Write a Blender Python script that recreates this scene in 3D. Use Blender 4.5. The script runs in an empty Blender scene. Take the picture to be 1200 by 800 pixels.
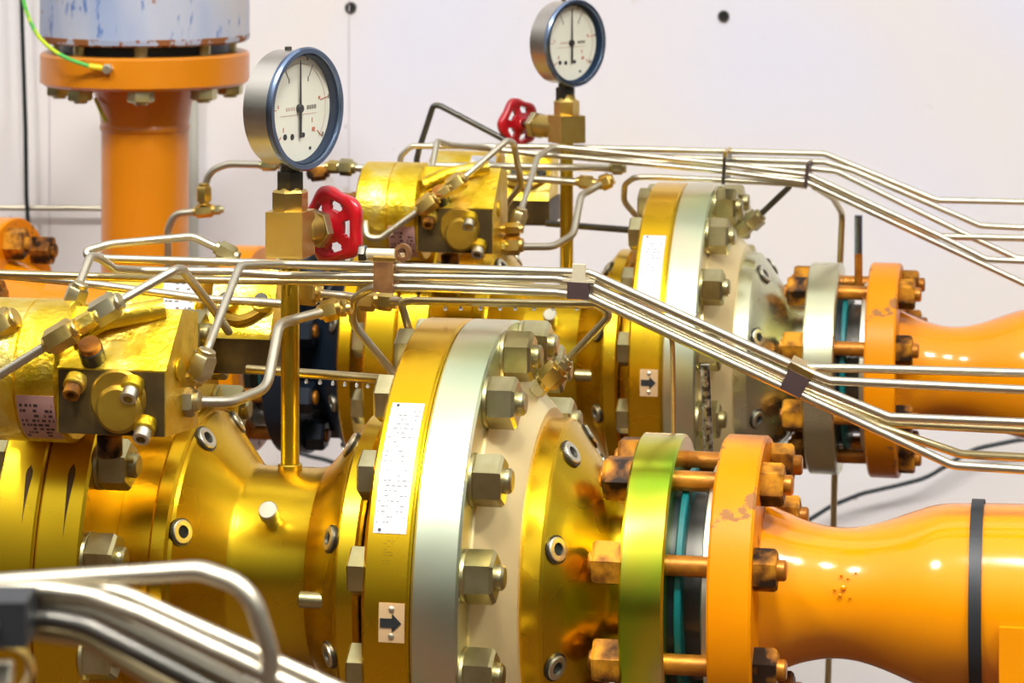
import bpy, bmesh, math, random
from math import sin, cos, pi, radians, atan2, sqrt
from mathutils import Vector, Matrix
random.seed(7)
SC = bpy.context.scene
C = SC.collection

# ------------------------------------------------------------------ camera & frames
F, HZ, CZ, YAW, AZ = 3400.0, -175.3, 1.55, 0.193, 1.55 - 0.6016
CY, SY = cos(YAW), sin(YAW)
LINE = {'f': (0.0, 2.4044), 'r': (0.2475 * CY, 3.4475 - 0.2475 * SY)}
WALL_Y = 4.35


def W(p, l):
    o = LINE[l]; s, n, z = p
    return Vector((o[0] + s * CY + n * SY, o[1] - s * SY + n * CY, z + AZ))


def L(u, v, n=0.0, l='f'):
    """a point of the line's frame (along, behind, above the axis) seen at u, v of the photograph"""
    k = (u - 600) / F; o = LINE[l]
    s = (k * (o[1] + n * CY) - o[0] - n * SY) / (CY + k * SY)
    y = o[1] - s * SY + n * CY
    return Vector((s, n, CZ - (v - HZ) / F * y - AZ))


def PW(u, v, y):
    return Vector(((u - 600) / F * y, y, CZ - (v - HZ) / F * y))


def seen_v(p, l):
    w = W(p, l)
    return HZ - F * (w.z - CZ) / w.y


cam = bpy.data.cameras.new('camera')
cam_o = bpy.data.objects.new('camera', cam); C.objects.link(cam_o)
cam_o.location = (0, 0, CZ); cam_o.rotation_euler = (pi / 2, 0, 0)
cam.sensor_width = 36; cam.lens = 36 * F / 1200
cam.shift_y = -(400 - HZ) / 1200
cam.clip_start = .05; cam.clip_end = 60
cam.dof.use_dof = True; cam.dof.focus_distance = 2.45; cam.dof.aperture_fstop = 15
SC.camera = cam_o
SC.view_settings.view_transform = 'Standard'
SC.view_settings.look = 'None'
SC.view_settings.gamma = 1
SC.view_settings.use_curve_mapping = False
SC.view_settings.exposure = 0.37

# ------------------------------------------------------------------ materials


def srgb(r, g, b):
    f = lambda c: (c / 255 / 12.92 if c / 255 <= .04045 else ((c / 255 + .055) / 1.055) ** 2.4)
    return (f(r), f(g), f(b), 1)


def mat(name, cols, rough=.4, metal=0.0, scale=8.0, stretch=(1, 1, 1), bump=0.0, bscale=60.0, coat=0.0,
        rvar=.06, detail=4.0, stops=None, spec=.5, trans=0.0):
    m = bpy.data.materials.new(name); m.use_nodes = True
    nt = m.node_tree; N = nt.nodes; K = nt.links
    b = N['Principled BSDF']
    tc = N.new('ShaderNodeTexCoord'); mp = N.new('ShaderNodeMapping')
    mp.inputs['Scale'].default_value = stretch
    K.new(tc.outputs['Object'], mp.inputs['Vector'])
    nz = N.new('ShaderNodeTexNoise'); nz.inputs['Scale'].default_value = scale; nz.inputs['Detail'].default_value = detail
    K.new(mp.outputs['Vector'], nz.inputs['Vector'])
    rp = N.new('ShaderNodeValToRGB')
    if len(cols) == 1: cols = [cols[0], tuple(c * .9 for c in cols[0][:3]) + (1,)]
    st = stops or [.3 + .4 * i / (len(cols) - 1) for i in range(len(cols))]
    if metal >= .5: rp.color_ramp.interpolation = 'B_SPLINE'
    el = rp.color_ramp.elements
    while len(el) < len(cols): el.new(.5)
    for e, p, c in zip(el, st, cols): e.position = p; e.color = c
    K.new(nz.outputs['Fac'], rp.inputs['Fac']); K.new(rp.outputs['Color'], b.inputs['Base Color'])
    b.inputs['Metallic'].default_value = metal
    b.inputs['Specular IOR Level'].default_value = spec
    n2 = N.new('ShaderNodeTexNoise'); n2.inputs['Scale'].default_value = scale * 3
    K.new(mp.outputs['Vector'], n2.inputs['Vector'])
    mr = N.new('ShaderNodeMapRange')
    mr.inputs['To Min'].default_value = max(.02, rough - rvar); mr.inputs['To Max'].default_value = rough + rvar
    K.new(n2.outputs['Fac'], mr.inputs['Value']); K.new(mr.outputs['Result'], b.inputs['Roughness'])
    if bump:
        n3 = N.new('ShaderNodeTexNoise'); n3.inputs['Scale'].default_value = bscale; n3.inputs['Detail'].default_value = 3
        K.new(mp.outputs['Vector'], n3.inputs['Vector'])
        bp = N.new('ShaderNodeBump'); bp.inputs['Strength'].default_value = bump; bp.inputs['Distance'].default_value = .002
        K.new(n3.outputs['Fac'], bp.inputs['Height']); K.new(bp.outputs['Normal'], b.inputs['Normal'])
    if coat:
        b.inputs['Coat Weight'].default_value = coat; b.inputs['Coat Roughness'].default_value = .08
    return m


def chip(m, col, thr=.62, scale=30.0, soft=.03, rough=.8, metal=0.0, stretch=(1, 1, 1)):
    """wear: patches of another colour over a material"""
    nt = m.node_tree; N = nt.nodes; K = nt.links
    b = N['Principled BSDF']
    base = b.inputs['Base Color'].links[0].from_socket
    tc = N.new('ShaderNodeTexCoord'); mp = N.new('ShaderNodeMapping'); mp.inputs['Scale'].default_value = stretch
    mp.inputs['Location'].default_value = (3.1, 1.7, .4)
    K.new(tc.outputs['Object'], mp.inputs['Vector'])
    nz = N.new('ShaderNodeTexNoise'); nz.inputs['Scale'].default_value = scale; nz.inputs['Detail'].default_value = 6
    nz.inputs['Roughness'].default_value = .65
    K.new(mp.outputs['Vector'], nz.inputs['Vector'])
    mr = N.new('ShaderNodeMapRange'); mr.inputs['From Min'].default_value = thr; mr.inputs['From Max'].default_value = thr + soft
    K.new(nz.outputs['Fac'], mr.inputs['Value'])
    mx = N.new('ShaderNodeMix'); mx.data_type = 'RGBA'
    K.new(mr.outputs['Result'], mx.inputs['Factor']); K.new(base, mx.inputs['A']); mx.inputs['B'].default_value = col
    K.new(mx.outputs['Result'], b.inputs['Base Color'])
    rs = b.inputs['Roughness'].links[0].from_socket
    mx2 = N.new('ShaderNodeMix'); K.new(mr.outputs['Result'], mx2.inputs['Factor']); K.new(rs, mx2.inputs['A'])
    mx2.inputs['B'].default_value = rough; K.new(mx2.outputs['Result'], b.inputs['Roughness'])
    return m


M = {}
M['gold'] = mat('gold_chromate', [(.68, .38, .010, 1), (.78, .48, .016, 1), (.72, .53, .028, 1)], .27, 1, 4, detail=1.5, stops=[.2, .5, .8])
M['gold_disc'] = mat('gold_chromate_disc', [(.80, .44, .010, 1), (.86, .51, .012, 1), (.86, .57, .03, 1)], .27, 1, 5, detail=1.5, stops=[.2, .5, .8])
M['silver'] = mat('silver_chromate', [(.56, .66, .42, 1), (.70, .75, .48, 1), (.80, .67, .44, 1), (.62, .70, .50, 1)], .31, 1, 6, detail=1, stops=[.36, .46, .54, .64])
M['bonnet'] = mat('cream_chromate', [(.74, .66, .32, 1), (.86, .70, .34, 1), (.82, .60, .30, 1)], .36, .62, 5, detail=1, stops=[.2, .5, .8])
M['green_gold'] = mat('green_gold_chromate', [(.34, .64, .03, 1), (.82, .68, .05, 1), (.62, .70, .06, 1), (.88, .58, .30, 1)], .22, 1, 11, detail=1.5, stops=[.36, .46, .54, .64])
chip(M['green_gold'], (.30, .22, .12, 1), .68, 22, .05, .55)
M['nut'] = mat('zinc_nut', [(.36, .31, .13, 1), (.50, .44, .22, 1), (.58, .53, .32, 1)], .34, 1, 30, bump=.1, bscale=150)
M['screw'] = mat('zinc_screw', [(.80, .76, .62, 1), (.70, .66, .48, 1)], .35, 1, 30)
M['socket'] = mat('socket_hole', [(.012, .014, .012, 1)], .6, .3)
M['orange'] = mat('orange_paint', [(.68, .21, .0006, 1), (.74, .245, .0008, 1), (.78, .28, .001, 1)], .16, 0, 5, bump=.04, bscale=70, coat=.25, spec=.35)
chip(M['orange'], (.34, .16, .04, 1), .735, 38, .01, .6)
M['orange_worn'] = mat('orange_paint_worn', [(.68, .205, .0008, 1), (.74, .25, .001, 1)], .3, 0, 8, bump=.08, bscale=90, spec=.18)
chip(M['orange_worn'], (.30, .13, .04, 1), .605, 30, .02, .7)
M['orange_pipe'] = mat('orange_paint_riser', [(.58, .185, .002, 1), (.66, .22, .003, 1)], .34, 0, 5, bump=.05, coat=.2)
M['rust_nut'] = mat('rusty_nut', [(.020, .010, .005, 1), (.24, .09, .010, 1), (.58, .25, .015, 1)], .5, .1, 42, spec=.15, stops=[.38, .5, .62], bump=.35, bscale=140, rvar=.12)
M['rust_stud'] = mat('orange_stained_stud', [(.18, .06, .008, 1), (.50, .18, .012, 1), (.68, .28, .025, 1)], .38, .55, 30, bump=.25, bscale=160)
M['yellow'] = mat('yellow_enamel', [(.50, .32, .012, 1), (.80, .53, .018, 1), (.87, .62, .05, 1), (.87, .72, .24, 1)], .34, .92, 34, bump=.45, bscale=230, detail=7)
chip(M['yellow'], (.28, .18, .03, 1), .67, 40, .05, .6)
M['yellow_dark'] = mat('brown_gold_casting', [(.30, .17, .02, 1), (.46, .28, .03, 1), (.56, .37, .04, 1)], .40, .85, 22, bump=.3, bscale=80)
M['stain'] = mat('oil_stain', [(.08, .04, .01, 1), (.14, .07, .015, 1)], .35, .5, 40)
M['grime_shade'] = mat('grimy_shaded_brown_metal', [(.030, .018, .005, 1), (.060, .036, .008, 1), (.12, .075, .014, 1)], .5, .4, 26, bump=.2)  # grime plus the shade on pilot fronts and bases, put into the colour
M['fitting'] = mat('plated_fitting', [(.46, .38, .18, 1), (.58, .50, .28, 1), (.62, .56, .36, 1)], .34, 1, 30)
M['brass'] = mat('brass', [(.50, .33, .08, 1), (.66, .46, .12, 1), (.74, .56, .20, 1)], .32, 1, 28, bump=.12, bscale=120)
M['bronze'] = mat('bronze_block', [(.42, .27, .06, 1), (.55, .37, .09, 1), (.60, .42, .12, 1)], .36, .9, 24, bump=.15, bscale=110)
M['stem'] = mat('gold_brown_stem', [(.46, .32, .02, 1), (.58, .42, .04, 1)], .3, .95, 14, (1, 1, .2))
M['steel'] = mat('stainless_tube', [(.48, .43, .31, 1), (.60, .55, .42, 1), (.54, .49, .37, 1)], .38, 1, 14, bump=.02)
M['steel_gold'] = mat('yellowed_tube', [(.48, .38, .17, 1), (.60, .50, .28, 1)], .32, 1, 14)
M['dark_steel'] = mat('dark_steel', [(.06, .06, .05, 1), (.14, .13, .11, 1)], .38, .9, 20)
M['case'] = mat('gauge_case_steel', [(.60, .56, .48, 1), (.70, .66, .58, 1)], .3, 1, 10, (1, 8, 8))
M['bezel'] = mat('gauge_bezel_steel', [(.17, .25, .40, 1), (.28, .36, .50, 1)], .25, 1, 10)
M['liner'] = mat('blue_black_bezel_shadow', [(.002, .012, .035, 1), (.004, .025, .06, 1)], .6, 0, 12, spec=.2)  # inner bezel wall: its shadow and blue reflection put into the colour
M['dial'] = mat('cream_dial', [(.80, .79, .64, 1), (.83, .82, .68, 1)], .6, 0, 12)
M['black'] = mat('black_ink', [(.012, .014, .014, 1)], .5)
M['faint'] = mat('faded_ink', [(.20, .18, .14, 1)], .6)
M['red_ink'] = mat('red_ink', [(.55, .16, .08, 1)], .6)
M['arc_ink'] = mat('pale_red_ink', [(.66, .52, .40, 1)], .6)
M['red'] = mat('red_enamel', [(.34, .001, .006, 1), (.50, .002, .010, 1)], .3, 0, 16, bump=.08, coat=.5)
M['rubber'] = mat('black_rubber', [(.012, .014, .016, 1), (.02, .022, .024, 1)], .5)
M['clamp_brown'] = mat('brown_clamp', [(.12, .05, .02, 1), (.26, .12, .04, 1), (.36, .19, .07, 1)], .45, .4, 60, bump=.2)
M['clamp_light'] = mat('light_clamp', [(.66, .58, .38, 1), (.74, .66, .46, 1)], .4, .3, 20)
M['purple_clamp'] = mat('dark_clamp', [(.045, .028, .028, 1), (.09, .05, .045, 1)], .5, .2, 30)
M['plate'] = mat('white_plate', [(.56, .56, .60, 1), (.62, .62, .66, 1)], .45, .1, 40)
M['plate_tan'] = mat('tan_plate', [(.56, .36, .17, 1), (.64, .43, .22, 1)], .42, .3, 30)
M['plate_pink'] = mat('pink_plate', [(.50, .26, .22, 1), (.58, .34, .28, 1)], .45, .1, 30)
M['teal'] = mat('teal_gasket', [(.0, .12, .13, 1), (.0, .17, .17, 1)], .4)
M['navy'] = mat('navy_black_coating', [(.006, .010, .016, 1), (.012, .022, .038, 1)], .38, .2, 14)
M['earth'] = mat('green_yellow_cable', [(.10, .55, .10, 1), (.62, .80, .03, 1)], .4, 0, 30, (1, 1, 1), stops=[.47, .53])
M['lug'] = mat('yellow_lug', [(.85, .62, .01, 1)], .4)
M['cable'] = mat('black_cable', [(.008, .016, .018, 1)], .4)
M['post'] = mat('pale_conduit', [(.50, .50, .42, 1), (.58, .58, .50, 1)], .5, .1, 10)
M['drop'] = mat('water', [(.9, .93, .95, 1)], .05, 0)
M['drop'].node_tree.nodes['Principled BSDF'].inputs['Transmission Weight'].default_value = .8
M['fixture'] = mat('white_fixture', [(.8, .8, .8, 1)], .5)
# peeling blue-grey paint
m = mat('peeling_blue_paint', [(.28, .36, .55, 1), (.42, .46, .56, 1), (.55, .52, .50, 1)], .5, 0, 9, (1, 1, .35), bump=.2, bscale=50)
chip(m, (.06, .15, .42, 1), .585, 42, .06, .5, stretch=(1, 1, .3))
chip(m, (.30, .11, .025, 1), .64, 34, .02, .8, stretch=(1.2, 1.2, .7))
M['blue_paint'] = m
M['rust_rim'] = chip(mat('rusted_rim', [(.30, .36, .50, 1), (.46, .46, .50, 1)], .6, 0, 9, bump=.3), (.26, .09, .02, 1), .47, 40, .03, .9)
# glass: thin pane
m = bpy.data.materials.new('thin_glass'); m.use_nodes = True
nt = m.node_tree; nt.nodes.clear()
o_ = nt.nodes.new('ShaderNodeOutputMaterial'); mx = nt.nodes.new('ShaderNodeMixShader')
lw = nt.nodes.new('ShaderNodeLayerWeight'); lw.inputs['Blend'].default_value = .5
fr = nt.nodes.new('ShaderNodeMapRange'); fr.inputs['From Min'].default_value = .3; fr.inputs['To Min'].default_value = .02; fr.inputs['To Max'].default_value = .22
nt.links.new(lw.outputs['Facing'], fr.inputs['Value'])
tr = nt.nodes.new('ShaderNodeBsdfTransparent'); gl = nt.nodes.new('ShaderNodeBsdfGlossy'); gl.inputs['Roughness'].default_value = .02
nt.links.new(fr.outputs[0], mx.inputs[0]); nt.links.new(tr.outputs[0], mx.inputs[1]); nt.links.new(gl.outputs[0], mx.inputs[2])
nt.links.new(mx.outputs[0], o_.inputs[0]); M['glass'] = m
# wall: plaster, mottled, pock marks
m = mat('painted_concrete', [srgb(228, 231, 248), srgb(232, 232, 243), srgb(243, 234, 219), srgb(230, 232, 246)], .7, 0, 1.1, bump=.12, bscale=22, spec=.25,
        stops=[.3, .44, .56, .72], detail=2)
m.node_tree.nodes['Color Ramp'].color_ramp.interpolation = 'B_SPLINE'
chip(m, srgb(200, 182, 156), .655, 8, .10, .8)
chip(m, srgb(168, 155, 142), .70, 22, .04, .8, stretch=(1, 1, .7))
M['wall'] = m
M['floor'] = mat('brown_floor', [(.050, .020, .006, 1), (.070, .028, .008, 1)], .6, 0, 3, bump=.1)
M['ceiling'] = mat('ceiling', [(.6, .6, .58, 1)], .8)


def emis(name, col, st):
    m = bpy.data.materials.new(name); m.use_nodes = True
    b = m.node_tree.nodes['Principled BSDF']
    b.inputs['Emission Color'].default_value = col; b.inputs['Emission Strength'].default_value = st
    return m


# ------------------------------------------------------------------ mesh helpers
def frame(d):
    d = Vector(d).normalized()
    up = Vector((0, 0, 1)) if abs(d.z) < .95 else Vector((1, 0, 0))
    a = up.cross(d).normalized(); b = d.cross(a).normalized()
    return d, a, b


class MB:
    def __init__(s): s.v = []; s.f = []

    def add(s, vs, fs):
        o = len(s.v); s.v += [Vector(p) for p in vs]; s.f += [tuple(i + o for i in f) for f in fs]; return s

    def lathe(s, prof, o=(0, 0, 0), d=(1, 0, 0), seg=48, caps=True, ph=0.0):
        """profile of (along, radius) swept round the axis d through o"""
        o = Vector(o); d, a, b = frame(d); vs = []; fs = []
        for (x, r) in prof:
            for i in range(seg):
                t = ph + 2 * pi * i / seg
                vs.append(o + d * x + a * (r * cos(t)) + b * (r * sin(t)))
        n = len(prof)
        for k in range(n - 1):
            for i in range(seg):
                j = (i + 1) % seg
                fs.append((k * seg + i, k * seg + j, (k + 1) * seg + j, (k + 1) * seg + i))
        if caps:
            fs.append(tuple(range(seg))[::-1]); fs.append(tuple((n - 1) * seg + i for i in range(seg)))
        return s.add(vs, fs)

    def ring(s, prof, **k):
        """closed profile (torus-like)"""
        return s.lathe(list(prof) + [prof[0]], caps=False, **k)

    def cyl(s, o, d, r, h, seg=24, ch=None):
        ch = min(r, h) * .12 if ch is None else ch
        return s.lathe([(0, r - ch), (ch, r), (h - ch, r), (h, r - ch)], o, d, seg)

    def hexa(s, o, d, af, h, ph=0.0, ch=.08):
        r = af / sqrt(3)
        return s.lathe([(0, r * (1 - ch * .3)), (h * .06, r), (h * (1 - ch * 1.5), r), (h, r * (1 - ch * 1.4))], o, d, 6, ph=ph)

    def box(s, c, sz, rot=None):
        c = Vector(c); x, y, z = [q / 2 for q in sz]
        vs = [Vector((i, j, k)) for i in (-x, x) for j in (-y, y) for k in (-z, z)]
        if rot is not None: vs = [rot @ p for p in vs]
        return s.add([c + p for p in vs], [(0, 1, 3, 2), (4, 6, 7, 5), (0, 4, 5, 1), (2, 3, 7, 6), (0, 2, 6, 4), (1, 5, 7, 3)])

    def prism(s, poly, e):
        """planar outline poly extruded by the vector e"""
        e = Vector(e); n = len(poly); vs = [Vector(p) for p in poly] + [Vector(p) + e for p in poly]
        fs = [tuple(range(n))[::-1], tuple(range(n, 2 * n))] + [(i, (i + 1) % n, n + (i + 1) % n, n + i) for i in range(n)]
        return s.add(vs, fs)

    def tube(s, pts, r, bend=.02, seg=12, closed_ends=True):
        pts = fillet([Vector(p) for p in pts], bend)
        vs = []; fs = []
        d = (pts[1] - pts[0]).normalized(); _, a, b = frame(d)
        for i, p in enumerate(pts):
            if i == 0: t = pts[1] - p
            elif i == len(pts) - 1: t = p - pts[i - 1]
            else: t = (pts[i + 1] - p).normalized() + (p - pts[i - 1]).normalized()
            t.normalize()
            a = (a - t * a.dot(t)).normalized(); b = t.cross(a)
            for k in range(seg):
                q = 2 * pi * k / seg
                vs.append(p + a * (r * cos(q)) + b * (r * sin(q)))
        n = len(pts)
        for i in range(n - 1):
            for k in range(seg):
                j = (k + 1) % seg
                fs.append((i * seg + k, i * seg + j, (i + 1) * seg + j, (i + 1) * seg + k))
        fs.append(tuple(range(seg))[::-1]); fs.append(tuple((n - 1) * seg + k for k in range(seg)))
        return s.add(vs, fs)

    def patch(s, s0, s1, t0, t1, r, th, o=(0, 0, 0), k=16):
        """curved plate on a cylinder about the line axis; t is the angle above the near horizontal"""
        o = Vector(o); vs = []; fs = []
        for i in range(k + 1):
            t = t0 + (t1 - t0) * i / k
            for rr in (r, r + th):
                for x in (s0, s1):
                    vs.append(o + Vector((x, -rr * cos(t), rr * sin(t))))
        for i in range(k):
            a = 4 * i; b = a + 4
            fs += [(a, a + 1, b + 1, b), (a + 2, b + 2, b + 3, a + 3), (a, b, b + 2, a + 2), (a + 1, a + 3, b + 3, b + 1)]
        fs += [(0, 2, 3, 1), (4 * k, 4 * k + 1, 4 * k + 3, 4 * k + 2)]
        return s.add(vs, fs)

    def build(s, name, m, parent=None, off=None, sharp=.55, label=None):
        off = off if off is not None else (OFF.get(parent.name, Vector((0, 0, 0))) if parent else Vector((0, 0, 0)))
        me = bpy.data.meshes.new(name); bm = bmesh.new()
        vs = [bm.verts.new(p - off) for p in s.v]
        for f in s.f:
            try: bm.faces.new([vs[i] for i in f])
            except ValueError: pass
        bmesh.ops.recalc_face_normals(bm, faces=bm.faces)
        for f in bm.faces: f.smooth = True
        for e in bm.edges:
            if len(e.link_faces) == 2 and e.calc_face_angle(0) > sharp: e.smooth = False
        bm.to_mesh(me); bm.free(); me.materials.append(m if not isinstance(m, str) else M[m])
        o = bpy.data.objects.new(name, me); C.objects.link(o)
        if parent: o.parent = parent
        if parent: OFF[o.name] = off
        if label: o['label'] = label
        return o


OFF = {}


def fillet(p, R):
    out = [p[0]]
    for i in range(1, len(p) - 1):
        a, b, c = p[i - 1], p[i], p[i + 1]
        u = (a - b); w = (c - b); lu, lw = u.length, w.length
        if lu < 1e-6 or lw < 1e-6: continue
        u /= lu; w /= lw; ang = u.angle(w)
        if ang > pi - .03: out.append(b); continue
        t = min(R / math.tan(ang / 2), lu * .48, lw * .48); r = t * math.tan(ang / 2)
        bis = (u + w).normalized(); ce = b + bis * (r / sin(ang / 2))
        s0 = b + u * t - ce; s1 = b + w * t - ce
        k = max(3, int((pi - ang) / .16))
        for j in range(k + 1):
            q = s0.slerp(s1, j / k).normalized() * r if s0.angle(s1) > 1e-4 else s0
            out.append(ce + q)
    out.append(p[-1])
    return out


def thing(name, label, cat, base=(0, 0, 0), l=None, rotz=None, group=None):
    """Empty at the thing's base; with a line name, its parts are built in that line's own frame"""
    o = bpy.data.objects.new(name, None); C.objects.link(o); o.empty_display_size = .05
    base = Vector(base)
    if l: o.location = W(base, l); o.rotation_euler = (0, 0, -YAW); OFF[o.name] = base
    else: o.location = base; OFF[o.name] = Vector((0, 0, 0)); o.rotation_euler = (0, 0, rotz or 0)
    o['label'] = label; o['category'] = cat
    if group: o['group'] = group
    return o


def tag(o, label, cat, group=None):
    o['label'] = label; o['category'] = cat
    if group: o['group'] = group
    return o


def kids(o): return [c for c in list(C.objects) if c.parent == o]


def copy_tree(o, parent=None):
    c = o.copy(); C.objects.link(c); c.parent = parent
    for ch in kids(o): copy_tree(ch, c)
    return c


def dup(o, loc, label, rotz=None):
    c = copy_tree(o); c.location = loc; c['label'] = label
    if rotz is not None: c.rotation_euler = (0, 0, rotz)
    return c


def struct(o): o['kind'] = 'structure'; return o


# ------------------------------------------------------------------ the setting
struct(MB().box((0, WALL_Y + .1, 2.2), (12, .2, 4.6)).build('wall_back', 'wall'))
struct(MB().box((0, 1.2, -.05), (12, 9, .1)).build('floor', 'floor'))
# the formwork joints of the wall
for i, (u, w) in enumerate(((58, .0007), (409, .0007))):
    p = PW(u, 0, WALL_Y)
    struct(MB().box((p.x, WALL_Y - .0005, 2.2), (w * 2, .003, 4.4)).build('trim_%d' % (i + 1), mat('joint_line_%d' % i, [srgb(214, 205, 208)], .8)))
for (u, v, lab) in ((411, 9, 'dark round tie hole in the white wall above the nearer pressure gauge'),
                    (848, 19, 'dark round tie hole in the white wall right of the farther gauge')):
    p = PW(u, v, WALL_Y)
    h = thing('tie_hole', lab, 'hole', (p.x, WALL_Y, p.z))
    MB().ring([(0, .009), (-.004, .008), (-.004, .0062), (0, .0062)], d=(0, 1, 0), seg=20).build('rim', 'dark_steel', h)
    MB().cyl((0, -.0015, 0), (0, 1, 0), .0066, .0015, 20).build('plug', 'black', h)

# ceiling luminaires: real fixtures hung over the pipes
EM = emis('lamp_diffuser', (1, .975, .95, 1), 130)
for x, y, z, w, d, em in ((-1.45, .70, 3.85, .5, .36, EM), (.16, .70, 3.85, .5, .36, EM), (1.62, .70, 3.85, .5, .36, EM),
                          ):
    t = thing('ceiling_light', 'white ceiling luminaire hung above the pipes', 'lamp', (x, y, z), group='ceiling luminaires')
    MB().box((0, 0, .04), (w + .06, d + .06, .06)).build('housing', 'fixture', t)
    MB().box((0, 0, .005), (w, d, .01)).build('diffuser', em, t)

wd = bpy.data.worlds.new('hall'); SC.world = wd; wd.use_nodes = True
nt = wd.node_tree; bg = nt.nodes['Background']
tc = nt.nodes.new('ShaderNodeTexCoord'); sx = nt.nodes.new('ShaderNodeSeparateXYZ')
nt.links.new(tc.outputs['Generated'], sx.inputs[0])
rp = nt.nodes.new('ShaderNodeValToRGB'); el = rp.color_ramp.elements
mr = nt.nodes.new('ShaderNodeMapRange'); mr.inputs['From Min'].default_value = -1; mr.inputs['From Max'].default_value = 1
nt.links.new(sx.outputs['Z'], mr.inputs['Value']); nt.links.new(mr.outputs['Result'], rp.inputs['Fac'])
el[0].position = 0; el[0].color = (.10, .045, .02, 1)
el[1].position = 1; el[1].color = (2.0, 2.0, 2.04, 1)
for p, c in ((.47, (.12, .06, .03, 1)), (.505, (.10, .092, .08, 1)), (.58, (.30, .30, .285, 1)), (.70, (.75, .75, .74, 1)), (.80, (1.9, 1.9, 1.92, 1)), (.90, (2.2, 2.2, 2.24, 1))):
    e = el.new(p); e.color = c
nt.links.new(rp.outputs['Color'], bg.inputs['Color']); bg.inputs['Strength'].default_value = .48


# ------------------------------------------------------------------ regulators
def ang_of(v, s, r):
    """angle on a cylinder of radius r (about the front axis) whose near side shows at height v"""
    a, b = -1.2, 1.5
    for _ in range(50):
        m_ = (a + b) / 2
        if seen_v((s, -r * cos(m_), r * sin(m_)), 'f') > v: a = m_
        else: b = m_
    return (a + b) / 2


MIR = lambda x: -.3805 - x


def around(s, r, t): return Vector((s, -r * cos(t), r * sin(t)))


def disc(s0, s1, r, ch=.0022, seg=96): return MB().lathe([(s0, r - ch), (s0 + ch, r), (s1 - ch, r), (s1, r - ch)], seg=seg)


def printing(mb, s0, s1, t0, t1, r, rows, seed, dens=.75, hh=.35, o=(0, 0, 0)):
    rnd = random.Random(seed)
    for i in range(rows):
        t = t1 + (t0 - t1) * (i + .5) / rows; dt = (t1 - t0) / rows * hh
        x = s0
        while x < s1:
            w = rnd.uniform(.001, .0038)
            if rnd.random() < dens: mb.patch(x, min(x + w, s1), t - dt / 2, t + dt / 2, r, .0002, o, k=1)
            x += w + rnd.uniform(.0006, .0022)
    return mb


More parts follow.
